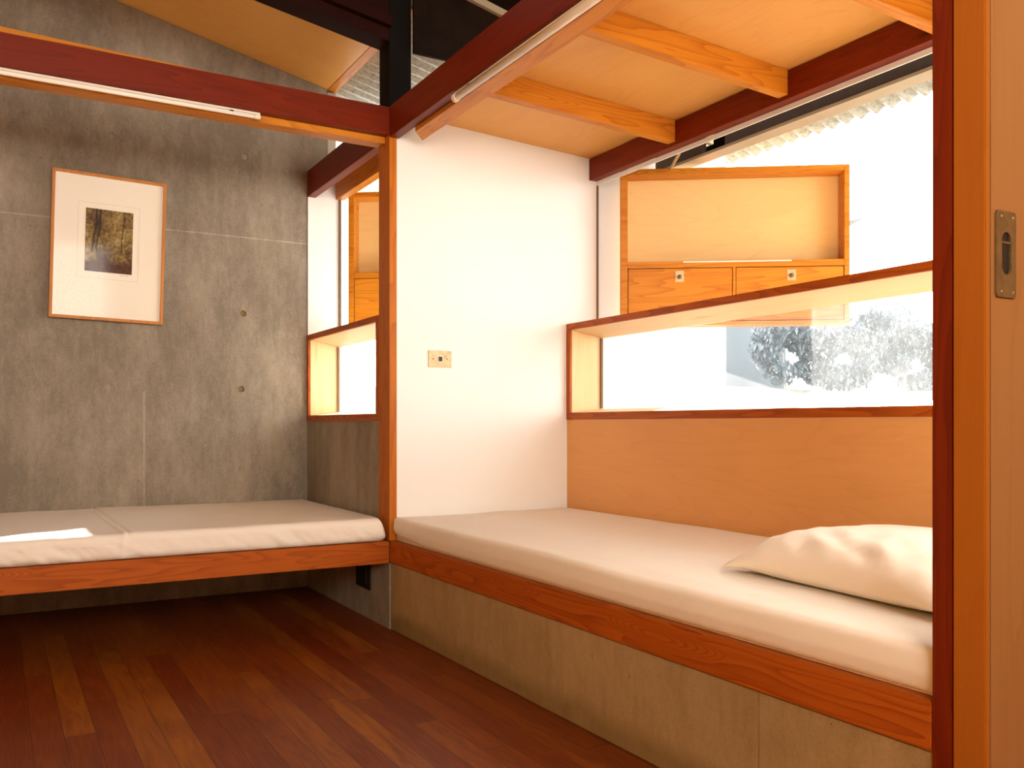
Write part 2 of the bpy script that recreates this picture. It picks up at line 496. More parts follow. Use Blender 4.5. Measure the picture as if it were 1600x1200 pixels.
# concrete below the left window and plinth below the right bed
struct('wall_left_window_base', box((0.0, 0.001, 0.0), (0.16, YB, 0.2575)), M['concrete'], origin=O0)
struct('wall_left_window_sill', box((0.0, 0.112, 0.2575), (0.16, YB, 0.813)), M['concrete'], origin=O0)
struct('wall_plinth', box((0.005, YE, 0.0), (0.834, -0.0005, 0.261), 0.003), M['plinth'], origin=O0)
# white dividing wall between the two alcoves
struct('wall_divider', prism([(0.0325, 0.262), (0.995, 0.262), (0.995, ZP(0.995) + 0.015), (0.0325, 2.030)], 'y', 0.004, 0.108), M['white'])
struct('wall_divider_base', box((0.17, 0.004, 0.0), (0.995, 0.108, 0.261)), M['plinth'])
struct('trim_2', box((0.9955, 0.000, 1.24), (1.004, 0.108, 1.884)), M['strip'])
# the divider carries on outside as a white sun-shading fin below the eave
struct('wall_fin', prism([(1.0045, -0.5), (1.775, -0.5), (1.775, ZR(1.775) + 0.022), (1.0045, ZR(1.0045) + 0.022)], 'y', 0.004, 0.108), M['white'])
# white return at the left window
struct('wall_left_return', box((0.002, YB - 0.006, 1.240), (0.160, YB - 0.0005, 2.03)), M['white'])
struct('trim_3', box((0.160, YB - 0.020, 1.240), (0.170, YB + 0.02, 2.03)), M['strip'])
# ply panel under the right window, end wall of the alcove
struct('wall_right_panel', box((0.836, YE, 0.262), (0.86, 0.003, 0.8195)), M['panel_ply'])
struct('wall_alcove_end', prism([(0.04, 0.262), (1.0, 0.262), (1.0, ZP(1.0)), (0.04, ZP(0.04))], 'y', YE - 0.012, YE), M['white'])
# room beyond the frame
struct('wall_left', box((-2.55, -0.35, 0.0), (-2.4, 1.236, 3.05)), M['ply_z'])
struct('wall_left_rear', box((-2.55, -4.75, 0.0), (-2.4, -3.45, 3.05)), M['ply_z'])
struct('wall_left_middle', box((-2.55, -1.75, 0.0), (-2.4, -0.35, 3.05)), M['ply_z'])
struct('wall_left_base', box((-2.55, -3.45, 0.0), (-2.4, -1.75, 0.9)), M['ply_z'])
struct('wall_left_lintel', box((-2.55, -3.45, 1.85), (-2.4, -1.75, 3.05)), M['ply_z'])
# added unseen enclosure that keeps sky light out of the side opening
struct('wall_veranda', box((-3.95, -4.75, -0.1), (-3.85, 0.0, 3.2)), M['timber_z'])
struct('wall_veranda_end', box((-3.85, -0.1, -0.1), (-2.5505, 0.0, 3.2)), M['timber_z'])
struct('wall_veranda_rear', box((-3.85, -4.75, -0.1), (-2.5505, -4.65, 3.2)), M['timber_z'])
struct('ceiling_veranda', box((-3.85, -4.65, 3.1), (-2.5505, -0.1, 3.2)), M['timber_x'])
struct('floor_veranda', box((-3.85, -4.65, -0.1), (-2.5505, -0.1, 0.0)), M['floor'], origin=O0)
struct('wall_front', box((-2.4, -4.75, 0.0), (-2.0, -4.6, 3.05)), M['ply_z'])
struct('wall_front_pier', box((-0.3, -4.75, 0.0), (1.6, -4.6, 2.6)), M['ply_z'])
struct('wall_front_base', box((-2.0, -4.75, 0.0), (-0.3, -4.6, 1.3)), M['ply_z'])
struct('wall_front_lintel', box((-2.0, -4.75, 2.20), (-0.3, -4.6, 3.05)), M['ply_z'])
struct('wall_right_far', box((1.45, -4.6, 0.0), (1.6, -2.345, 2.35)), M['ply_z'])
struct('wall_door_head', box((0.006, -2.60, 2.06), (1.45, -2.345, 2.40)), M['dark_ply'])

# ceilings
struct('ceiling_left', hexa([(-2.4, 0.05, ZR(-2.4)), (0.104, 0.05, ZR(0.104)), (0.104, YB + 0.18, ZR(0.104)), (-2.4, YB + 0.18, ZR(-2.4)),
                             (-2.4, 0.05, ZR(-2.4) + 0.012), (0.104, 0.05, ZR(0.104) + 0.012), (0.104, YB + 0.18, ZR(0.104) + 0.012), (-2.4, YB + 0.18, ZR(-2.4) + 0.012)]), M['ply_x'])
struct('trim_4', hexa([(0.1055, 0.05, ZR(0.1055)-0.002), (0.142, 0.05, ZR(0.142)-0.002), (0.142, YB + 0.18, ZR(0.142)-0.002), (0.1055, YB + 0.18, ZR(0.1055)-0.002),
                       (0.1055, 0.05, ZR(0.1055) + 0.02), (0.142, 0.05, ZR(0.142) + 0.02), (0.142, YB + 0.18, ZR(0.142) + 0.02), (0.1055, YB + 0.18, ZR(0.1055) + 0.02)]), M['timber_y'])
struct('ceiling_main', hexa([(-2.4, -4.6, ZD(-2.4)), (0.975, -4.6, ZD(0.975)), (0.975, -0.011, ZD(0.975)), (-2.4, -0.011, ZD(-2.4)),
                             (-2.4, -4.6, ZD(-2.4) + 0.04), (0.975, -4.6, ZD(0.975) + 0.04), (0.975, -0.011, ZD(0.975) + 0.04), (-2.4, -0.011, ZD(-2.4) + 0.04)]), M['dark_ply'])
struct('ceiling_alcove', hexa([(0.113, YE, ZP(0.113)), (1.0, YE, ZP(1.0)), (1.0, 0.0036, ZP(1.0)), (0.113, 0.0036, ZP(0.113)),
                               (0.113, YE, ZP(0.113) + 0.015), (1.0, YE, ZP(1.0) + 0.015), (1.0, 0.0036, ZP(1.0) + 0.015), (0.113, 0.0036, ZP(0.113) + 0.015)]), M['ply_y'])
struct('ceiling_left_alcove', box((0.043, 0.112, 2.03), (0.19, YB - 0.001, 2.043)), M['ply_y'])
struct('wall_gable', prism([(0.0935, 2.262), (0.975, 2.262), (0.975, ZD(0.975) - 0.0005), (0.0935, ZD(0.0935) - 0.0005)], 'y', -0.026, -0.012), M['dark_ply'])
struct('trim_5', hexa([(0.13, -0.046, ZD(0.13) - 0.034), (0.97, -0.046, ZD(0.97) - 0.034), (0.97, -0.0265, ZD(0.97) - 0.034), (0.13, -0.0265, ZD(0.13) - 0.034),
                       (0.13, -0.046, ZD(0.13) - 0.004), (0.97, -0.046, ZD(0.97) - 0.004), (0.97, -0.0265, ZD(0.97) - 0.004), (0.13, -0.0265, ZD(0.13) - 0.004)]), M['tan_paint'])

# corrugated roof sheet running out over the eave
def corrugated(name, y0, y1, xs):
    bm = bmesh.new()
    pitch, amp = 0.076, 0.009
    n = int((y1 - y0) / pitch * 10)
    rows = []
    for j in range(n + 1):
        y = y0 + (y1 - y0) * j / n
        dz = amp * math.sin(2 * math.pi * y / pitch)
        rows.append([bm.verts.new((x, y, ZR(x) + 0.035 + dz)) for x in xs])
    for a, b in zip(rows, rows[1:]):
        for k in range(len(xs) - 1):
            bm.faces.new((a[k], b[k], b[k + 1], a[k + 1]))
    o = link(name, bm, M['corrugated'], origin=(0, 0, 0), smooth=True)
    md = o.modifiers.new('thickness', 'SOLIDIFY'); md.thickness = 0.0015
    o['kind'] = 'structure'
corrugated('ceiling_eave_right', -5.0, 0.0, (0.98, 1.4, 1.885))
corrugated('ceiling_eave_left', 0.0005, 2.6, (0.10, 1.0, 1.885))

# steel eave beam outside the right window
st = empty('eave_beam', (1.34, -1.2, 1.959))
tag(st, 'dark weathered steel beam with tan bottom flange running under the corrugated eave', 'beam')
def local(bm, o):
    bmesh.ops.translate(bm, verts=bm.verts, vec=-Vector(o.location)); return bm
link('web', local(box((1.305, -2.9, 1.966), (1.313, -0.48, 2.10)), st), M['grey_steel'], st)
link('web', local(box((1.305, -0.36, 1.966), (1.313, -0.03, 2.10)), st), M['grey_steel'], st)
link('bottom_flange', local(box((1.300, -2.9, 1.954), (1.375, -0.03, 1.966)), st), M['tan_paint'], st)
link('top_flange', local(box((1.300, -2.9, 2.10), (1.375, -0.03, 2.108)), st), M['grey_steel'], st)
link('stiffener', local(box((1.314, -0.488, 1.967), (1.37, -0.48, 2.099)), st), M['grey_steel'], st)
link('web', local(box((1.352, -0.478, 1.967), (1.358, -0.362, 2.099)), st), M['dark_steel'], st)
link('bracket', local(box((1.314, -0.40, 1.975), (1.325, -0.16, 1.995)), st), M['dark_steel'], st)

# ------------------------------------------------------------------ window boxes
def window_box(idx, x0, x1, ya, yb, z0, z1, t, mat_front):
    w = empty('window_%d' % idx, (x0, (ya + yb) / 2, z0)); w['kind'] = 'structure'
    L = lambda bm: local(bm, w)
    taper = 0.022
    e0 = x0; x0 = x0 + 0.012
    for za, zb in ((z0, z0 + t + 0.004), (z1 - t, z1)):
        link('lipping', L(box((e0, ya, za), (x0 - 0.0002, yb, zb), 0.001)), M['rail_y'], w)  # front edges split off to keep the timber colour without the brightening
    for a_, b_ in ((yb - t, yb), (ya, ya + t)):
        link('lipping', L(box((e0, a_, z0 + t + 0.0042), (x0 - 0.0002, b_, z1 - t - 0.0002), 0.001)), M['rail_z'], w)
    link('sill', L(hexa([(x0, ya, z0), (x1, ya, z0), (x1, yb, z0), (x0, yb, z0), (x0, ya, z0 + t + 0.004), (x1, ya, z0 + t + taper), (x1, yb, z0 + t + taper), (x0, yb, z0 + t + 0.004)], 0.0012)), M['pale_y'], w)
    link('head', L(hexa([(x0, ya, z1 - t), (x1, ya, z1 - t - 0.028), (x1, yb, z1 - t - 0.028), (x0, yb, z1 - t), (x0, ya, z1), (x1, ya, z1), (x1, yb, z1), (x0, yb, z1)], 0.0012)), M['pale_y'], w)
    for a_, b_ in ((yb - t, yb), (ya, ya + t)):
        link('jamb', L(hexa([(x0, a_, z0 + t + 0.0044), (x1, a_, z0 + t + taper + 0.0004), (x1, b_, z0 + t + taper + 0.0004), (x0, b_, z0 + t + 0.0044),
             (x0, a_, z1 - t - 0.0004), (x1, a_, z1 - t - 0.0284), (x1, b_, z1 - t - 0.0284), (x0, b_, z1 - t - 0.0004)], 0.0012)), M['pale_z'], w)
    link('glazing_bead', L(box((x1 - 0.022, yb - t - 0.010, z0 + t + 0.024), (x1 - 0.012, yb - t - 0.0002, z1 - t - 0.030))), M['strip'], w)
    link('glazing_bead', L(box((x1 - 0.022, ya + t + 0.0002, z0 + t + 0.024), (x1 - 0.012, ya + t + 0.010, z1 - t - 0.030))), M['strip'], w)
    link('pane', L(box((x1 - 0.012, ya + t + 0.0005, z0 + t + 0.024), (x1 - 0.006, yb - t - 0.0005, z1 - t - 0.030))), M['glass'], w)
    return w
window_box(1, 0.832, 1.016, YE + 0.001, 0.0035, 0.820, 1.239, 0.027, None)
window_box(2, -0.003, 0.166, 0.112, YB - 0.0005, 0.8132, 1.239, 0.026, None)

# ------------------------------------------------------------------ posts, beams, rafters
thing('timber_post', box((0.0, 0.0, 0.3455), (0.0315, 0.1105, 2.0395), 0.0015), M['post_z'],
      'slender fir post at the corner where the two beds meet', 'post')
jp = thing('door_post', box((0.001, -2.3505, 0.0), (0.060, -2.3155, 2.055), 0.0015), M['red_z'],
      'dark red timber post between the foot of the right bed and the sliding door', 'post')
thing('steel_column', box((0.0, 0.0, 2.0400), (0.092, 0.1030, 2.80), 0.001), M['dark_steel'],
      'black steel column standing on the beam corner above the slender post', 'column')
# upper beams meeting in a mitre
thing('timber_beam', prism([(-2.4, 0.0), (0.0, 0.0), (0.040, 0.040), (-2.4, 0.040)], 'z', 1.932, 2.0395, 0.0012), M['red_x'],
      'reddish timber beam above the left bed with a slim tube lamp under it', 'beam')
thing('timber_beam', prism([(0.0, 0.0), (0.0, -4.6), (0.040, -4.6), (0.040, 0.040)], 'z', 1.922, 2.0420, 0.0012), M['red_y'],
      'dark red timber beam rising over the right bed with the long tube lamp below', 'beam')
thing('timber_beam', hexa([(-2.4, 0.0415, 1.908), (-0.001, 0.0415, 1.908), (-0.001, 0.110, 1.908), (-2.4, 0.110, 1.908),
                           (-2.4, 0.0415, 2.100), (-0.001, 0.0415, 2.0395), (-0.001, 0.110, 2.0395), (-2.4, 0.110, 2.100)], 0.0012), M['timber_x'],
      'orange backing beam showing just below the left tube lamp', 'beam')
thing('timber_beam', hexa([(0.0415, -4.6, 1.907), (0.111, -4.6, 1.907), (0.111, -0.066, 1.907), (0.0415, -0.153, 1.907),
                           (0.0415, -4.6, 2.035), (0.111, -4.6, 2.035), (0.111, -0.066, 2.035), (0.0415, -0.153, 2.035)], 0.0012), M['timber_y'],
      'brown inner beam with an angled cut end against the white wall', 'beam')
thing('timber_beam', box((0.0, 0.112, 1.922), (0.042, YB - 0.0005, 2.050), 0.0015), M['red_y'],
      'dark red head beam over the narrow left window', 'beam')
thing('timber_beam', hexa([(-2.4, 0.0, 2.297 + 0.16 * 2.4), (-0.001, 0.0, 2.297), (-0.001, 0.1, 2.297), (-2.4, 0.1, 2.297 + 0.16 * 2.4),
                           (-2.4, 0.0, ZR(-2.4) + 0.10), (-0.001, 0.0, ZR(0) + 0.10), (-0.001, 0.1, ZR(0) + 0.10), (-2.4, 0.1, ZR(-2.4) + 0.10)], 0.001), M['dark_timber'],
      'near black sloping roof beam under the upper left ply ceiling', 'beam')
thing('roof_batten', hexa([(-2.4, -0.03, 2.345 + 0.16 * 2.4), (-0.001, -0.03, 2.345), (-0.001, -0.001, 2.345), (-2.4, -0.001, 2.345 + 0.16 * 2.4),
                           (-2.4, -0.03, 2.385 + 0.16 * 2.4), (-0.001, -0.03, 2.385), (-0.001, -0.001, 2.385), (-2.4, -0.001, 2.385 + 0.16 * 2.4)]), M['dark_timber'],
      'thin dark sloping batten fixed along the near black roof beam', 'batten')
# purlins over the windows
pu = empty('window_purlin', (0.975, -1.16, 1.886))
tag(pu, 'red brown timber purlin above the wide right window with white flashing', 'beam')
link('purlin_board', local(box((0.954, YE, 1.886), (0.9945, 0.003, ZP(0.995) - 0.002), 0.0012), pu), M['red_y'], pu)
link('flashing', local(box((0.9950, YE, 1.868), (1.0005, 0.003, 1.885)), pu), M['white_metal'], pu)
thing('window_purlin', box((0.145, 0.112, 1.926), (0.188, YB - 0.007, 2.0295), 0.0012), M['timber_y'],
      'bright orange timber purlin above the narrow left window', 'beam')
for i, (y, lab) in enumerate(((-0.575, 'knotty ceiling rafter nearest the white wall'),
                              (-1.141, 'middle ceiling rafter above the right bed'),
                              (-1.707, 'ceiling rafter nearest the door post, cut off by the top of the photo'))):
    a = [(0.1125, y, ZP(0.1125) - 0.084), (0.9535, y, ZP(0.9535) - 0.084), (0.9535, y + 0.04, ZP(0.9535) - 0.084), (0.1125, y + 0.04, ZP(0.1125) - 0.084)]
    b = [(p[0], p[1], ZP(p[0]) - 0.0008) for p in a]
    thing('ceiling_rafter', hexa(a + b, 0.0012), M['timber_x'], lab, 'rafter', 'rafters under the alcove ceiling')

# ------------------------------------------------------------------ beds
def bed_left():
    e = empty('bed_base', (-1.18, 0.5, 0.258))
    tag(e, 'floating left bed base with orange front rail below the concrete wall', 'bed')
    link('front_rail', local(box((-2.4, 0.0, 0.258), (-0.0005, 0.034, 0.343), 0.002), e), M['rail_x'], e)
    link('deck', local(box((-2.4, 0.0345, 0.312), (-0.0005, YB - 0.001, 0.342)), e), M['ply_x'], e)
    link('bearer', local(box((-2.4, YB - 0.05, 0.262), (-0.0005, YB - 0.001, 0.3115)), e), M['dark_timber'], e)
def bed_right():
    e = empty('bed_base', (0.4, -1.16, 0.262))
    tag(e, 'right bed base with figured red front rail on the concrete plinth', 'bed')
    link('front_rail', local(box((0.0, -2.3145, 0.2615), (0.034, 0.0, 0.3450), 0.002), e), M['rail_y'], e)
    link('deck', local(box((0.0345, YE + 0.001, 0.312), (0.8355, 0.003, 0.342)), e), M['ply_y'], e)
bed_left(); bed_right()

def rounded(lo, hi, r, nx, ny, nz, disp):
    """rounded block made of a dense grid, with a displacement function"""
    lo, hi = Vector(lo), Vector(hi)
    bm = bmesh.new()
    cache = {}
    def ticks(a, b, n):
        edge = [0.0, 0.08, 0.22, 0.42, 0.68, 1.0]
        L = b - a
        out = [a + r * e for e in edge] + [a + r + (L - 2 * r) * q / n for q in range(1, n)] + [b - r * e for e in reversed(edge)]
        return out
    T = [ticks(lo[a], hi[a], (nx, ny, nz)[a]) for a in range(3)]
    N = [len(t) - 1 for t in T]
    def vert(i, j, k):
        key = (i, j, k)
        if key in cache: return cache[key]
        p = Vector([T[a][q] for a, q in enumerate(key)])
        c = Vector([min(max(p[a], lo[a] + r), hi[a] - r) for a in range(3)])
        d = p - c
        if d.length > 1e-9:
            ex = [abs(x) > 1e-9 for x in d]
            if sum(ex) > 1:
                m = max(abs(x) for x in d)
                d = d.normalized() * m if m < r else d.normalized() * r
            p = c + d
        v = bm.verts.new(disp(p))
        cache[key] = v
        return v
    for a in range(3):
        b, c = (a + 1) % 3, (a + 2) % 3
        for s in (0, N[a]):
            for u in range(N[b]):
                for w in range(N[c]):
                    q = []
                    for du, dw in ((0, 0), (1, 0), (1, 1), (0, 1)):
                        key = [0, 0, 0]; key[a] = s; key[b] = u + du; key[c] = w + dw
                        q.append(vert(*key))
                    if s == 0: q.reverse()
                    bm.faces.new(q)
    return bm

NZ = lambda x, y, z, s=1.0: mnoise.noise(Vector((x * s, y * s, z * s)))
def fold(u, h, seed):
    """vertical gathers on the mattress side: u runs along the side, h 0 bottom .. 1 top"""
    w = NZ(u * 1.3, seed, 0.3)
    amp = max(0.0, 0.35 + w) * (1.0 - 0.75 * h)
    return amp * (NZ(u * 14 + h * 1.6, h * 1.2, seed) + 0.5 * NZ(u * 34 + h * 3.0, h * 2, seed + 4))

ML_TOP, MR_TOP = 0.434, 0.437
def disp_left(p):
    x, y, z = p
    h = (z - 0.344) / (ML_TOP - 0.344)
    q = Vector(p)
    if h > 0.55:
        q.z += 0.006 * NZ(x * 1.4, y * 2.0, 1.0) * h + 0.0022 * NZ(x * 6, y * 6, 3.0)
        q.z += 0.0035 * math.exp(-((x + 0.953 + 0.012 * y) / 0.006) ** 2)
        q.z -= 0.004 * math.exp(-((x + 0.940 + 0.012 * y) / 0.006) ** 2)
        q.z -= 0.004 if x < -0.955 else 0
    if y < 0.06 and h > 0.02:
        k = min(1, (0.06 - y) / 0.05)
        q.y += k * (0.022 * fold(x, h, 2.0)) - k * 0.004 * math.sin(math.pi * min(1, h))
        q.y -= k * 0.004 * math.exp(-((x + 0.960) / 0.006) ** 2)
    if x > -0.05:
        k = min(1, (x + 0.05) / 0.04)
        q.x += k * 0.006 * fold(y * 1.4 + 3, h, 5.0)
        q.x -= 0.028 * k * max(0.0, 1 - y / 0.12) * (h * h)
    if h < 0.02: q.z += 0.0
    return q
thing('mattress', rounded((-2.36, -0.006, 0.344), (-0.012, YB - 0.004, ML_TOP), 0.024, 300, 70, 10, disp_left), M['sheet'],
      'white sheeted mattress on the left bed below the concrete wall', 'mattress', smooth=True)
def disp_right(p):
    x, y, z = p
    h = (z - 0.346) / (MR_TOP - 0.346)
    q = Vector(p)
    if h > 0.55:
        q.z += 0.005 * NZ(x * 2.0, y * 1.2, 7.0) * h + 0.0016 * NZ(x * 7, y * 5, 2.0)
        q.z += 0.004 * math.sin(min(1, max(0, (0.834 - x) / 0.12)) * math.pi) * 0.4
        q.z += 0.0022 * math.exp(-((x - 0.13 - 0.05 * NZ(y * 1.5, 1, 1)) / 0.010) ** 2) * max(0, NZ(y * 1.1, 3, 9) + 0.4)
    if x < 0.08 and h > 0.02:
        k = min(1, (0.08 - x) / 0.06)
        near = max(0.0, (-y - 1.95) / 0.35)
        q.x += k * (0.008 + 0.040 * near) * fold(y * 1.2, h, 11.0) - k * 0.003 * math.sin(math.pi * min(1, h))
        far = max(0.0, 1 + y / 0.28)
        q.z += k * 0.022 * far * max(0.0, 1 - h * 1.6)
        q.x += k * 0.012 * max(0.0, 0.45 - h)
        q.z -= k * 0.010 * max(0.0, min(1.0, (-y - 1.1) / 0.4)) * h
    return q
thing('mattress', rounded((0.014, YE + 0.006, 0.346), (0.832, -0.0005, MR_TOP), 0.016, 70, 260, 12, disp_right), M['sheet'],
      'white sheeted mattress on the right bed under the wide window', 'mattress', smooth=True)

def pillow():
    bm = bmesh.new()
    n = 72
    HX, HY, HT = 0.275, 0.335, 0.062
    grid = {}
    for side in (0, 1):
        for i in range(n + 1):
            for j in range(n + 1):
                u, v = -1 + 2 * i / n, -1 + 2 * j / n
                edge = i in (0, n) or j in (0, n)
                if side and edge:
                    grid[(1, i, j)] = grid[(0, i, j)]; continue
                pin = 1 - 0.075 * (1 - abs(v) ** 2.2) * (abs(u) ** 3)
                pin2 = 1 - 0.075 * (1 - abs(u) ** 2.2) * (abs(v) ** 3)
                x, y = HX * u * pin, HY * v * pin2
                t = ((1 - abs(u) ** 3.0) * (1 - abs(v) ** 3.0)) ** 0.55
                r = max(abs(u), abs(v))
                wr = (NZ(u * 1.6 + v * 1.0, (u - v) * 4.6, 4.0) * 0.017 + NZ(u * 5, v * 9 + u * 3, 8.0) * 0.005) * min(1, (1 - r) * 5) * max(0, 0.35 - 0.6 * u) * (0.35 + 0.5 * r)
                zs = 0.034 * (1 - (u * u * v * v) ** 1.5)
                if side == 0:
                    z = zs + 0.082 * (1.0 + 0.05 * NZ(u * 2, v * 2, 1)) * t + wr
                else:
                    z = zs - (zs + 0.002) * min(1.0, t * 1.9) ** 0.8
                grid[(side, i, j)] = bm.verts.new((x, y, z))
    for side in (0, 1):
        for i in range(n):
            for j in range(n):
                q = [grid[(side, i, j)], grid[(side, i + 1, j)], grid[(side, i + 1, j + 1)], grid[(side, i, j + 1)]]
                if side: q.reverse()
                bm.faces.new(q)
    bmesh.ops.recalc_face_normals(bm, faces=bm.faces)
    o = link('pillow', bm, M['pillowcase'], origin=O0, smooth=True)
    o.rotation_euler = (0, math.radians(0), math.radians(-6))
    o.location = (0.440, -1.970, MR_TOP + 0.010)
    md = o.modifiers.new('smooth', 'SUBSURF'); md.levels = 1; md.render_levels = 1
    tag(o, 'plump white pillow at the near end of the right bed', 'pillow')
pillow()

# ------------------------------------------------------------------ shutters seen outside the windows
def shutter_parts(root):
    W, H, D, t = 0.972, 0.682, 0.105, 0.030
    # local: x along the face, y = depth away from the room, z up from the bottom
    zr = H - 0.405
    bm = bmesh.new()
    box_into(bm, (0, 0, 0), (t, D, H), 0.0015)
    box_into(bm, (W - t * 0.75, 0, 0), (W, D, H), 0.0015)
    box_into(bm, (t + .0003, 0, H - 0.026), (W - t * 0.75 - .0003, D, H), 0.0015)
    box_into(bm, (t + .0003, 0, zr - 0.028), (W - t * 0.75 - .0003, D, zr), 0.0015)
    box_into(bm, (t + .0003, 0, 0), (W - t * 0.75 - .0003, D, 0.016), 0.0015)
    box_into(bm, (0.481, 0, 0.0165), (0.4935, 0.05, zr - 0.0285), 0.001)
    link('frame', bm, M['timber_x'], root, origin=O0)
    link('panel', box((t + .0005, D - 0.012, zr + .0005), (W - t * 0.75 - .0005, D - 0.002, H - 0.0265)), M['pale_ply'], root)
    link('back_panel', box((t + .0005, D - 0.012, 0.0165), (W - t * 0.75 - .0005, D - 0.002, zr - 0.0285)), M['pale_ply'], root)
    link('finger_slot', box((0.27, -0.0012, zr - 0.006), (0.729, 0.0006, zr - 0.0012)), M['mat_board'], root)
    for x0, x1, kx in ((t + 0.003, 0.4785, 0.254), (0.4960, W - t * 0.75 - 0.003, 0.729)):
        d = link('drawer_front', box((x0, 0.002, 0.0190), (x1, 0.024, zr - 0.031), 0.0012), M['timber_x'], root)
        zc = H - 0.4705
        pl = local(box((kx - 0.019, -0.0005, zc - 0.024), (kx + 0.019, 0.003, zc + 0.024), 0.001), d)
        p = link('latch_plate', pl, M['brass'], d)
        kb = bmesh.new()
        bmesh.ops.create_uvsphere(kb, u_segments=20, v_segments=12, radius=0.0095)
        for v in kb.verts: v.co = Vector((v.co.x, v.co.y * 0.7, v.co.z))
        link('knob', kb, M['old_brass'], d, origin=O0, smooth=True).location = Vector((kx, -0.006, zc - 0.003)) - Vector(d.location)
def shutter(loc, ang, label):
    e = empty('window_shutter', loc, (0, 0, math.radians(ang)))
    tag(e, label, 'shutter', 'box shutters swung open outside the windows')
    shutter_parts(e)
    return e
shr = shutter((1.030, -0.128, 1.231), -35.3, 'timber box shutter with two brass latches outside the wide right window')
c_ = math.cos(math.radians(35.3)); s_ = math.sin(math.radians(35.3))
def to_local(p):
    dx, dy = p[0] - 1.030, p[1] + 0.128
    return (dx * c_ - dy * s_, dx * s_ + dy * c_, p[2] - 1.231)
b = bmesh.new()
cyl_into(b, to_local((1.022, -0.52, 1.878)), (0.215, 0.03, 0.683), 0.006, 12)
link('stay_arm', b, M['brass'], shr)
shl = empty('window_shutter', (0.207, 1.045, 1.288), (0, 0, math.radians(-35.3)))
tag(shl, 'timber box shutter partly hidden behind the slender post at the left window', 'shutter', 'box shutters swung open outside the windows')
for ch in list(shr.children):
    if ch.name.startswith('stay_arm'): continue
    c = ch.copy(); COL.objects.link(c); c.parent = shl
    for g_ in ch.children:
        d = g_.copy(); COL.objects.link(d); d.parent = c

# ------------------------------------------------------------------ picture
def picture():
    W, H = 0.457, 0.632
    e = empty('picture', (-0.9055, YB - 0.028, 1.2545), (math.radians(2.2), math.radians(1.25), 0))
    tag(e, 'framed small woodland print in a wide cream mat on the concrete wall', 'picture')
    bm = bmesh.new()
    t, d = 0.0125, 0.024
    box_into(bm, (-W / 2, -d / 2, 0), (-W / 2 + t, d / 2, H), 0.001)
    box_into(bm, (W / 2 - t, -d / 2, 0), (W / 2, d / 2, H), 0.001)
    box_into(bm, (-W / 2 + t, -d / 2, 0), (W / 2 - t, d / 2, t), 0.001)
    box_into(bm, (-W / 2 + t, -d / 2, H - t), (W / 2 - t, d / 2, H), 0.001)
    link('frame', bm, M['frame_wood'], e, origin=O0)
    link('mat', box((-W / 2 + t, -0.002, t), (W / 2 - t, 0.004, H - t)), M['mat_board'], e)
    # plate mark: a shallow raised border around the print
    bm = bmesh.new()
    x0, x1, z0, z1, w = -0.126, 0.122, 0.180, 0.508, 0.0022
    for a, b in (((x0, z0), (x1, z0 + w)), ((x0, z1 - w), (x1, z1)), ((x0, z0), (x0 + w, z1)), ((x1 - w, z0), (x1, z1))):
        box_into(bm, (a[0], -0.0032, a[1]), (b[0], -0.0021, b[1]))
    link('plate_mark', bm, M['grey_mat'], e)
    link('print', box((-0.0955, -0.0032, 0.2105), (0.0945, -0.0021, 0.4825)), M['print'], e, origin=(0, -0.002, 0.346))
    bm = bmesh.new()
    for k in range(9):
        xx = 0.045 + k * 0.004
        cyl_into(bm, (xx, -0.0024, 0.200 + 0.004 * (k % 2)), (xx + 0.004, -0.0024, 0.200 + 0.004 * ((k + 1) % 2) + 0.001 * (k % 3)), 0.0004, 6)
    link('pencil_signature', bm, M['ink'], e)
    link('glazing', box((-W / 2 + t, -0.0075, t), (W / 2 - t, -0.0060, H - t)), M['picture_glass'], e)
M['frame_wood'] = timber('picture_frame_wood', 'z', (0.55, 0.22, 0.045), (0.42, 0.14, 0.022), 6.0, 0.0)
M['grey_mat'] = plain('mat_crease', (0.76, 0.70, 0.60), 0.8, var=0.02)
picture()

# ------------------------------------------------------------------ tube lamps
def tube_lamp(axis, p0, p1, r, label):
    p0, p1 = Vector(p0), Vector(p1)
    e = empty('tube_lamp', (p0 + p1) / 2)
    tag(e, label, 'lamp')
    d = (p1 - p0).normalized()
    b = bmesh.new(); cyl_into(b, p0 + d * 0.02, p1 - d * 0.02, r, 24)
    link('tube', local(b, e), M['lamp_white'], e, smooth=True)
    for q, s in ((p0, 1), (p1, -1)):
        b = bmesh.new(); cyl_into(b, q, q + d * s * 0.0195, r * 1.12, 24)
        link('end_cap', local(b, e), M['lamp_body'], e)
    b = bmesh.new()
    if axis == 'x':
        box_into(b, (p0.x, p0.y - 0.003, p0.z + r + 0.0005), (p1.x, p0.y + 0.020, p0.z + r + 0.008), 0.001)
    else:
        box_into(b, (p0.x - 0.002, p0.y, p0.z + r + 0.0005), (p0.x + 0.022, p1.y, p0.z + r + 0.007), 0.001)
    link('fitting', local(b, e), M['lamp_body'], e)
    for fr in (0.06, 0.94):
        m = p0.lerp(p1, fr)
        b = bmesh.new()
        box_into(b, (m.x - 0.007, m.y - 0.007, m.z + r * 0.2), (m.x + 0.007, m.y + 0.007, m.z + r + 0.0004), 0.0006)
        link('clip', local(b, e), M['black'], e)
tube_lamp('x', (-2.2, 0.012, 1.9150), (-0.498, 0.012, 1.9150), 0.0075, 'slim unlit tube lamp under the reddish beam above the left bed')
tube_lamp('y', (0.012, -2.3, 1.9015), (0.012, -0.545, 1.9015), 0.0125, 'long unlit tube lamp under the dark red beam over the right bed')

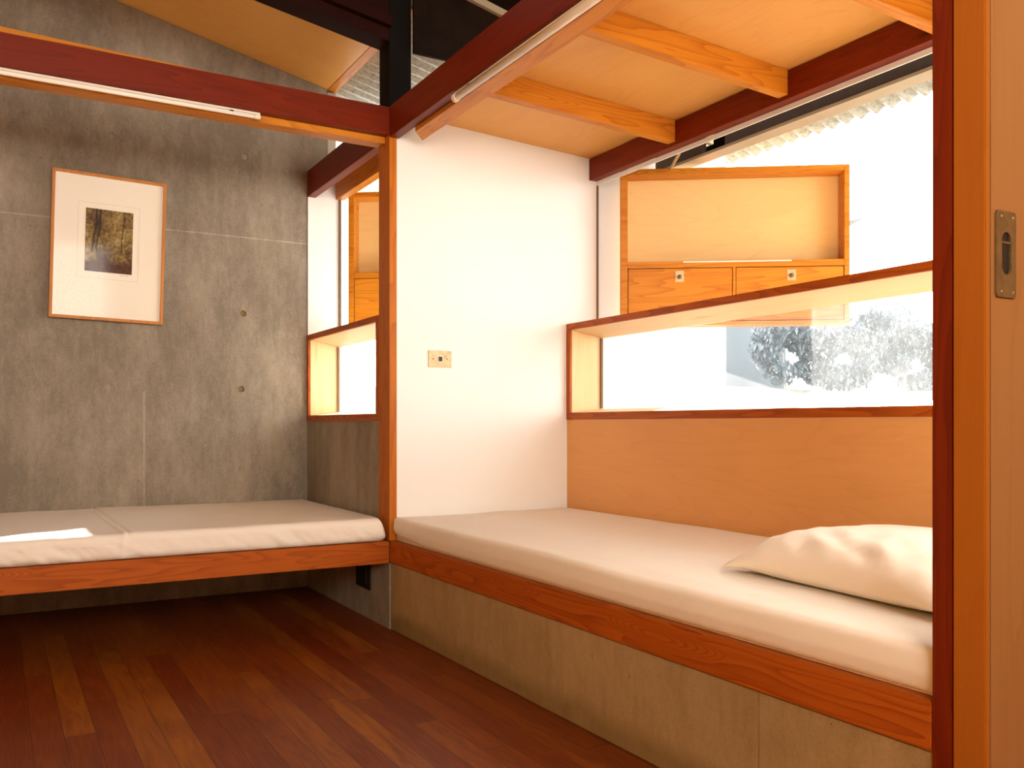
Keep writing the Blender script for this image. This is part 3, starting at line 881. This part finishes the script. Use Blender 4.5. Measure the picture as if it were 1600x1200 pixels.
# ------------------------------------------------------------------ switch, outlet
def switch():
    e = empty('light_switch', (0.2195, 0.004, 1.063))
    tag(e, 'small brass switch plate with a square black button on the white wall', 'switch')
    link('plate', box((-0.0515, -0.0035, -0.034), (0.0515, -0.0002, 0.034), 0.0012), M['brass'], e, origin=O0)
    link('surround', box((-0.0105, -0.0050, -0.0135), (0.0125, -0.0036, 0.0135), 0.0008), M['lamp_body'], e)
    link('button', box((-0.0070, -0.0085, -0.0095), (0.0085, -0.0051, 0.0095), 0.0008), M['black'], e)
    for x in (-0.031, 0.031):
        b = bmesh.new(); cyl_into(b, (x, -0.0047, 0), (x, -0.0034, 0), 0.0032, 16)
        link('screw', b, M['old_brass'], e)
switch()
ou = empty('wall_outlet', (0.0, 0.276, 0.12))
tag(ou, 'square black outlet plate on the concrete under the left bed', 'outlet')
link('plate', box((-0.006, -0.082, 0.0), (-0.0003, 0.082, 0.112), 0.002), M['black'], ou, origin=O0)
link('socket_face', box((-0.0095, -0.045, 0.025), (-0.0062, 0.045, 0.085), 0.001), M['black'], ou)

# ------------------------------------------------------------------ sliding door
dr = empty('door_1', (0.5, -2.38, 0.0)); dr['kind'] = 'structure'
def slab_with_recess():
    bm = box((0.0125, -2.407, 0.004), (0.99, -2.352, 2.055), 0.0025)
    return bm
link('door_panel', local(slab_with_recess(), dr), M['door_wood'] if 'door_wood' in M else M['timber_z'], dr)
link('edge_strip', local(box((0.0005, -2.4065, 0.004), (0.0122, -2.3525, 2.055), 0.002), dr), M['door_edge'], dr)
def flush_pull():
    # oblong plate with a long rounded finger recess
    x0, x1, z0, z1, y = 0.023, 0.0755, 1.000, 1.136, -2.4075
    cx = (x0 + x1) / 2
    hw, za, zb = 0.0125, 1.036, 1.103
    ring = []
    N = 14
    for k in range(N + 1):
        a = math.pi * k / N
        ring.append((cx + hw * math.cos(a), zb - hw + hw * math.sin(a)))
    for k in range(N + 1):
        a = math.pi + math.pi * k / N
        ring.append((cx + hw * math.cos(a), za + hw + hw * math.sin(a)))
    bm = bmesh.new()
    # outer loop sampled to the same count
    outer = []
    for (px, pz) in ring:
        dx, dz = px - cx, pz - (za + zb) / 2
        s = min((x1 - x0) / 2 / abs(dx) if abs(dx) > 1e-6 else 1e9, (z1 - z0) / 2 / abs(dz) if abs(dz) > 1e-6 else 1e9)
        outer.append((cx + dx * s, (z0 + z1) / 2 + dz * s))
    th = 0.004
    I = [bm.verts.new((p[0], y - th, p[1])) for p in ring]
    I2 = [bm.verts.new((p[0], y - 0.0004, p[1])) for p in ring]
    Ov = [bm.verts.new((p[0], y - th, p[1])) for p in outer]
    O2 = [bm.verts.new((p[0], y, p[1])) for p in outer]
    n = len(ring)
    for k in range(n):
        j = (k + 1) % n
        bm.faces.new((I[k], I[j], Ov[j], Ov[k]))
        bm.faces.new((I2[k], I2[j], I[j], I[k]))
        bm.faces.new((Ov[k], Ov[j], O2[j], O2[k]))
    bmesh.ops.recalc_face_normals(bm, faces=bm.faces)
    fp = link('flush_pull', local(bm, dr), M['old_brass'], dr)
    bm = bmesh.new()
    bm.faces.new([bm.verts.new((p[0], y - 0.0006, p[1])) for p in ring])
    r = bmesh.ops.extrude_face_region(bm, geom=list(bm.faces))
    for v in [q for q in r['geom'] if isinstance(q, bmesh.types.BMVert)]: v.co.y += 0.0004
    bmesh.ops.recalc_face_normals(bm, faces=bm.faces)
    link('finger_recess', local(local(bm, dr), fp), M['black'], fp)
    b = bmesh.new()
    box_into(b, (cx - hw, y - 0.003, 1.085), (cx + hw, y - 0.001, 1.0885), 0.0005)
    link('recess_bar', local(local(b, dr), fp), M['old_brass'], fp)
    for z in (1.009, 1.127):
        for x in (x0 + 0.012, x1 - 0.009):
            b = bmesh.new(); cyl_into(b, (x, y - 0.0048, z), (x, y - 0.0040, z), 0.0022, 10)
            link('screw', local(local(b, dr), fp), M['brass'], fp)
flush_pull()

# ------------------------------------------------------------------ outside
def ground():
    bm = bmesh.new()
    nx, ny = 40, 40
    g_ = {}
    for i in range(nx + 1):
        for j in range(ny + 1):
            x = 1.1 + 40 * (i / nx) ** 1.5; y = -14 + 40 * j / ny
            d = 0.504 * (x + 1.33) + 0.863 * (y + 3.22)
            z = -0.5
            if d > 5.5: z += min(1.0, (d - 5.5) / 4.0) * 1.72 * (1 + 0.08 * NZ(x * .5, y * .5, 2))
            g_[(i, j)] = bm.verts.new((x, y, z))
    for i in range(nx):
        for j in range(ny):
            bm.faces.new((g_[(i, j)], g_[(i + 1, j)], g_[(i + 1, j + 1)], g_[(i, j + 1)]))
    bmesh.ops.recalc_face_normals(bm, faces=bm.faces)
    struct('ground', bm, M['soil'], origin=O0)
ground()

def pavilion():
    F, R = Vector((0.504, 0.863, 0)), Vector((0.863, -0.504, 0))
    C0 = Vector((-1.327, -3.221, 0))
    P = lambda r, f, z: tuple(C0 + R * r + F * f + Vector((0, 0, z)))
    e = empty('pavilion', P(3.4, 13, 1.0))
    tag(e, 'pale blue pavilion wall seen through the dusty lower right window', 'building')
    link('wall', local(hexa([P(3.034, 12.5, 1.0), P(3.877, 12.5, 1.0), P(4.2, 15, 1.0), P(3.034, 15, 1.0), P(3.034, 12.5, 3.05), P(3.877, 12.5, 3.05), P(4.2, 15, 3.05), P(3.034, 15, 3.05)]), e), M['pavilion'], e)
    link('roof', local(hexa([P(2.6, 12.1, 3.06), P(4.4, 12.1, 3.52), P(4.4, 15.4, 3.52), P(2.6, 15.4, 3.06), P(2.6, 12.1, 3.18), P(5.0, 12.5, 3.73), P(5.0, 15.4, 3.73), P(2.6, 15.4, 3.18)]), e), M['grey_steel'], e)
    return C0, R, F
C0, R_, F_ = pavilion()

def foliage_bank():
    f = 10.6
    base = C0 + R_ * 4.3 + F_ * f
    e = empty('shrub', (base.x, base.y, 1.1), (0, 0, math.radians(-30.292)))
    tag(e, 'pale blurred shrub with dense leaves outside the wide right window, seen under its header', 'shrub')
    lumps = [(-1.05, 0.0, 0.62, 0.40, 0.46), (-0.55, 0.1, 0.55, 0.42, 0.40), (0.0, 0.0, 0.62, 0.50, 0.42), (0.45, 0.05, 0.60, 0.42, 0.42),
             (0.95, 0.0, 0.52, 0.45, 0.40), (1.35, 0.0, 0.60, 0.40, 0.45), (-0.25, 0.1, 0.30, 0.5, 0.2), (0.75, 0.1, 0.28, 0.5, 0.22), (-0.9, 0.05, 0.95, 0.22, 0.18), (0.2, 0, 1.0, 0.3, 0.16)]
    bm = bmesh.new()
    for (lx, ly, lz, rx, rz) in lumps:
        for k in range(int(4200 * rx * rz / 0.18)):
            while True:
                q = Vector((random.uniform(-1, 1), random.uniform(-1, 1), random.uniform(-1, 1)))
                if 0.2 < q.length < 1: break
            c = Vector((lx + q.x * rx, ly + q.y * 0.4, lz + q.z * rz))
            if NZ(c.x * 3.4, c.y * 2.4, c.z * 3.4) < -0.05 - 0.35 * (1 - q.length): continue
            s = random.uniform(0.03, 0.065)
            m = Matrix.Rotation(random.uniform(0, 6.28), 4, 'Z') @ Matrix.Rotation(random.uniform(-1.2, 1.2), 4, 'X')
            pts = [(-.35, 0, 0), (0, -.9, .12), (.35, 0, 0), (0, 1.0, -.1)]
            bm.faces.new([bm.verts.new(c + (m @ Vector(p)) * s) for p in pts])
    link('foliage', bm, M['leaf'], e, origin=O0)
    for k, (lx, ly, lz, rx, rz) in enumerate(lumps[:6]):
        bm = bmesh.new()
        cyl_into(bm, (lx * 0.95, ly, -0.1), (lx, ly, lz * 0.9), 0.025, 8, 0.01)
        link('stem', bm, M['bark'], e)
foliage_bank()
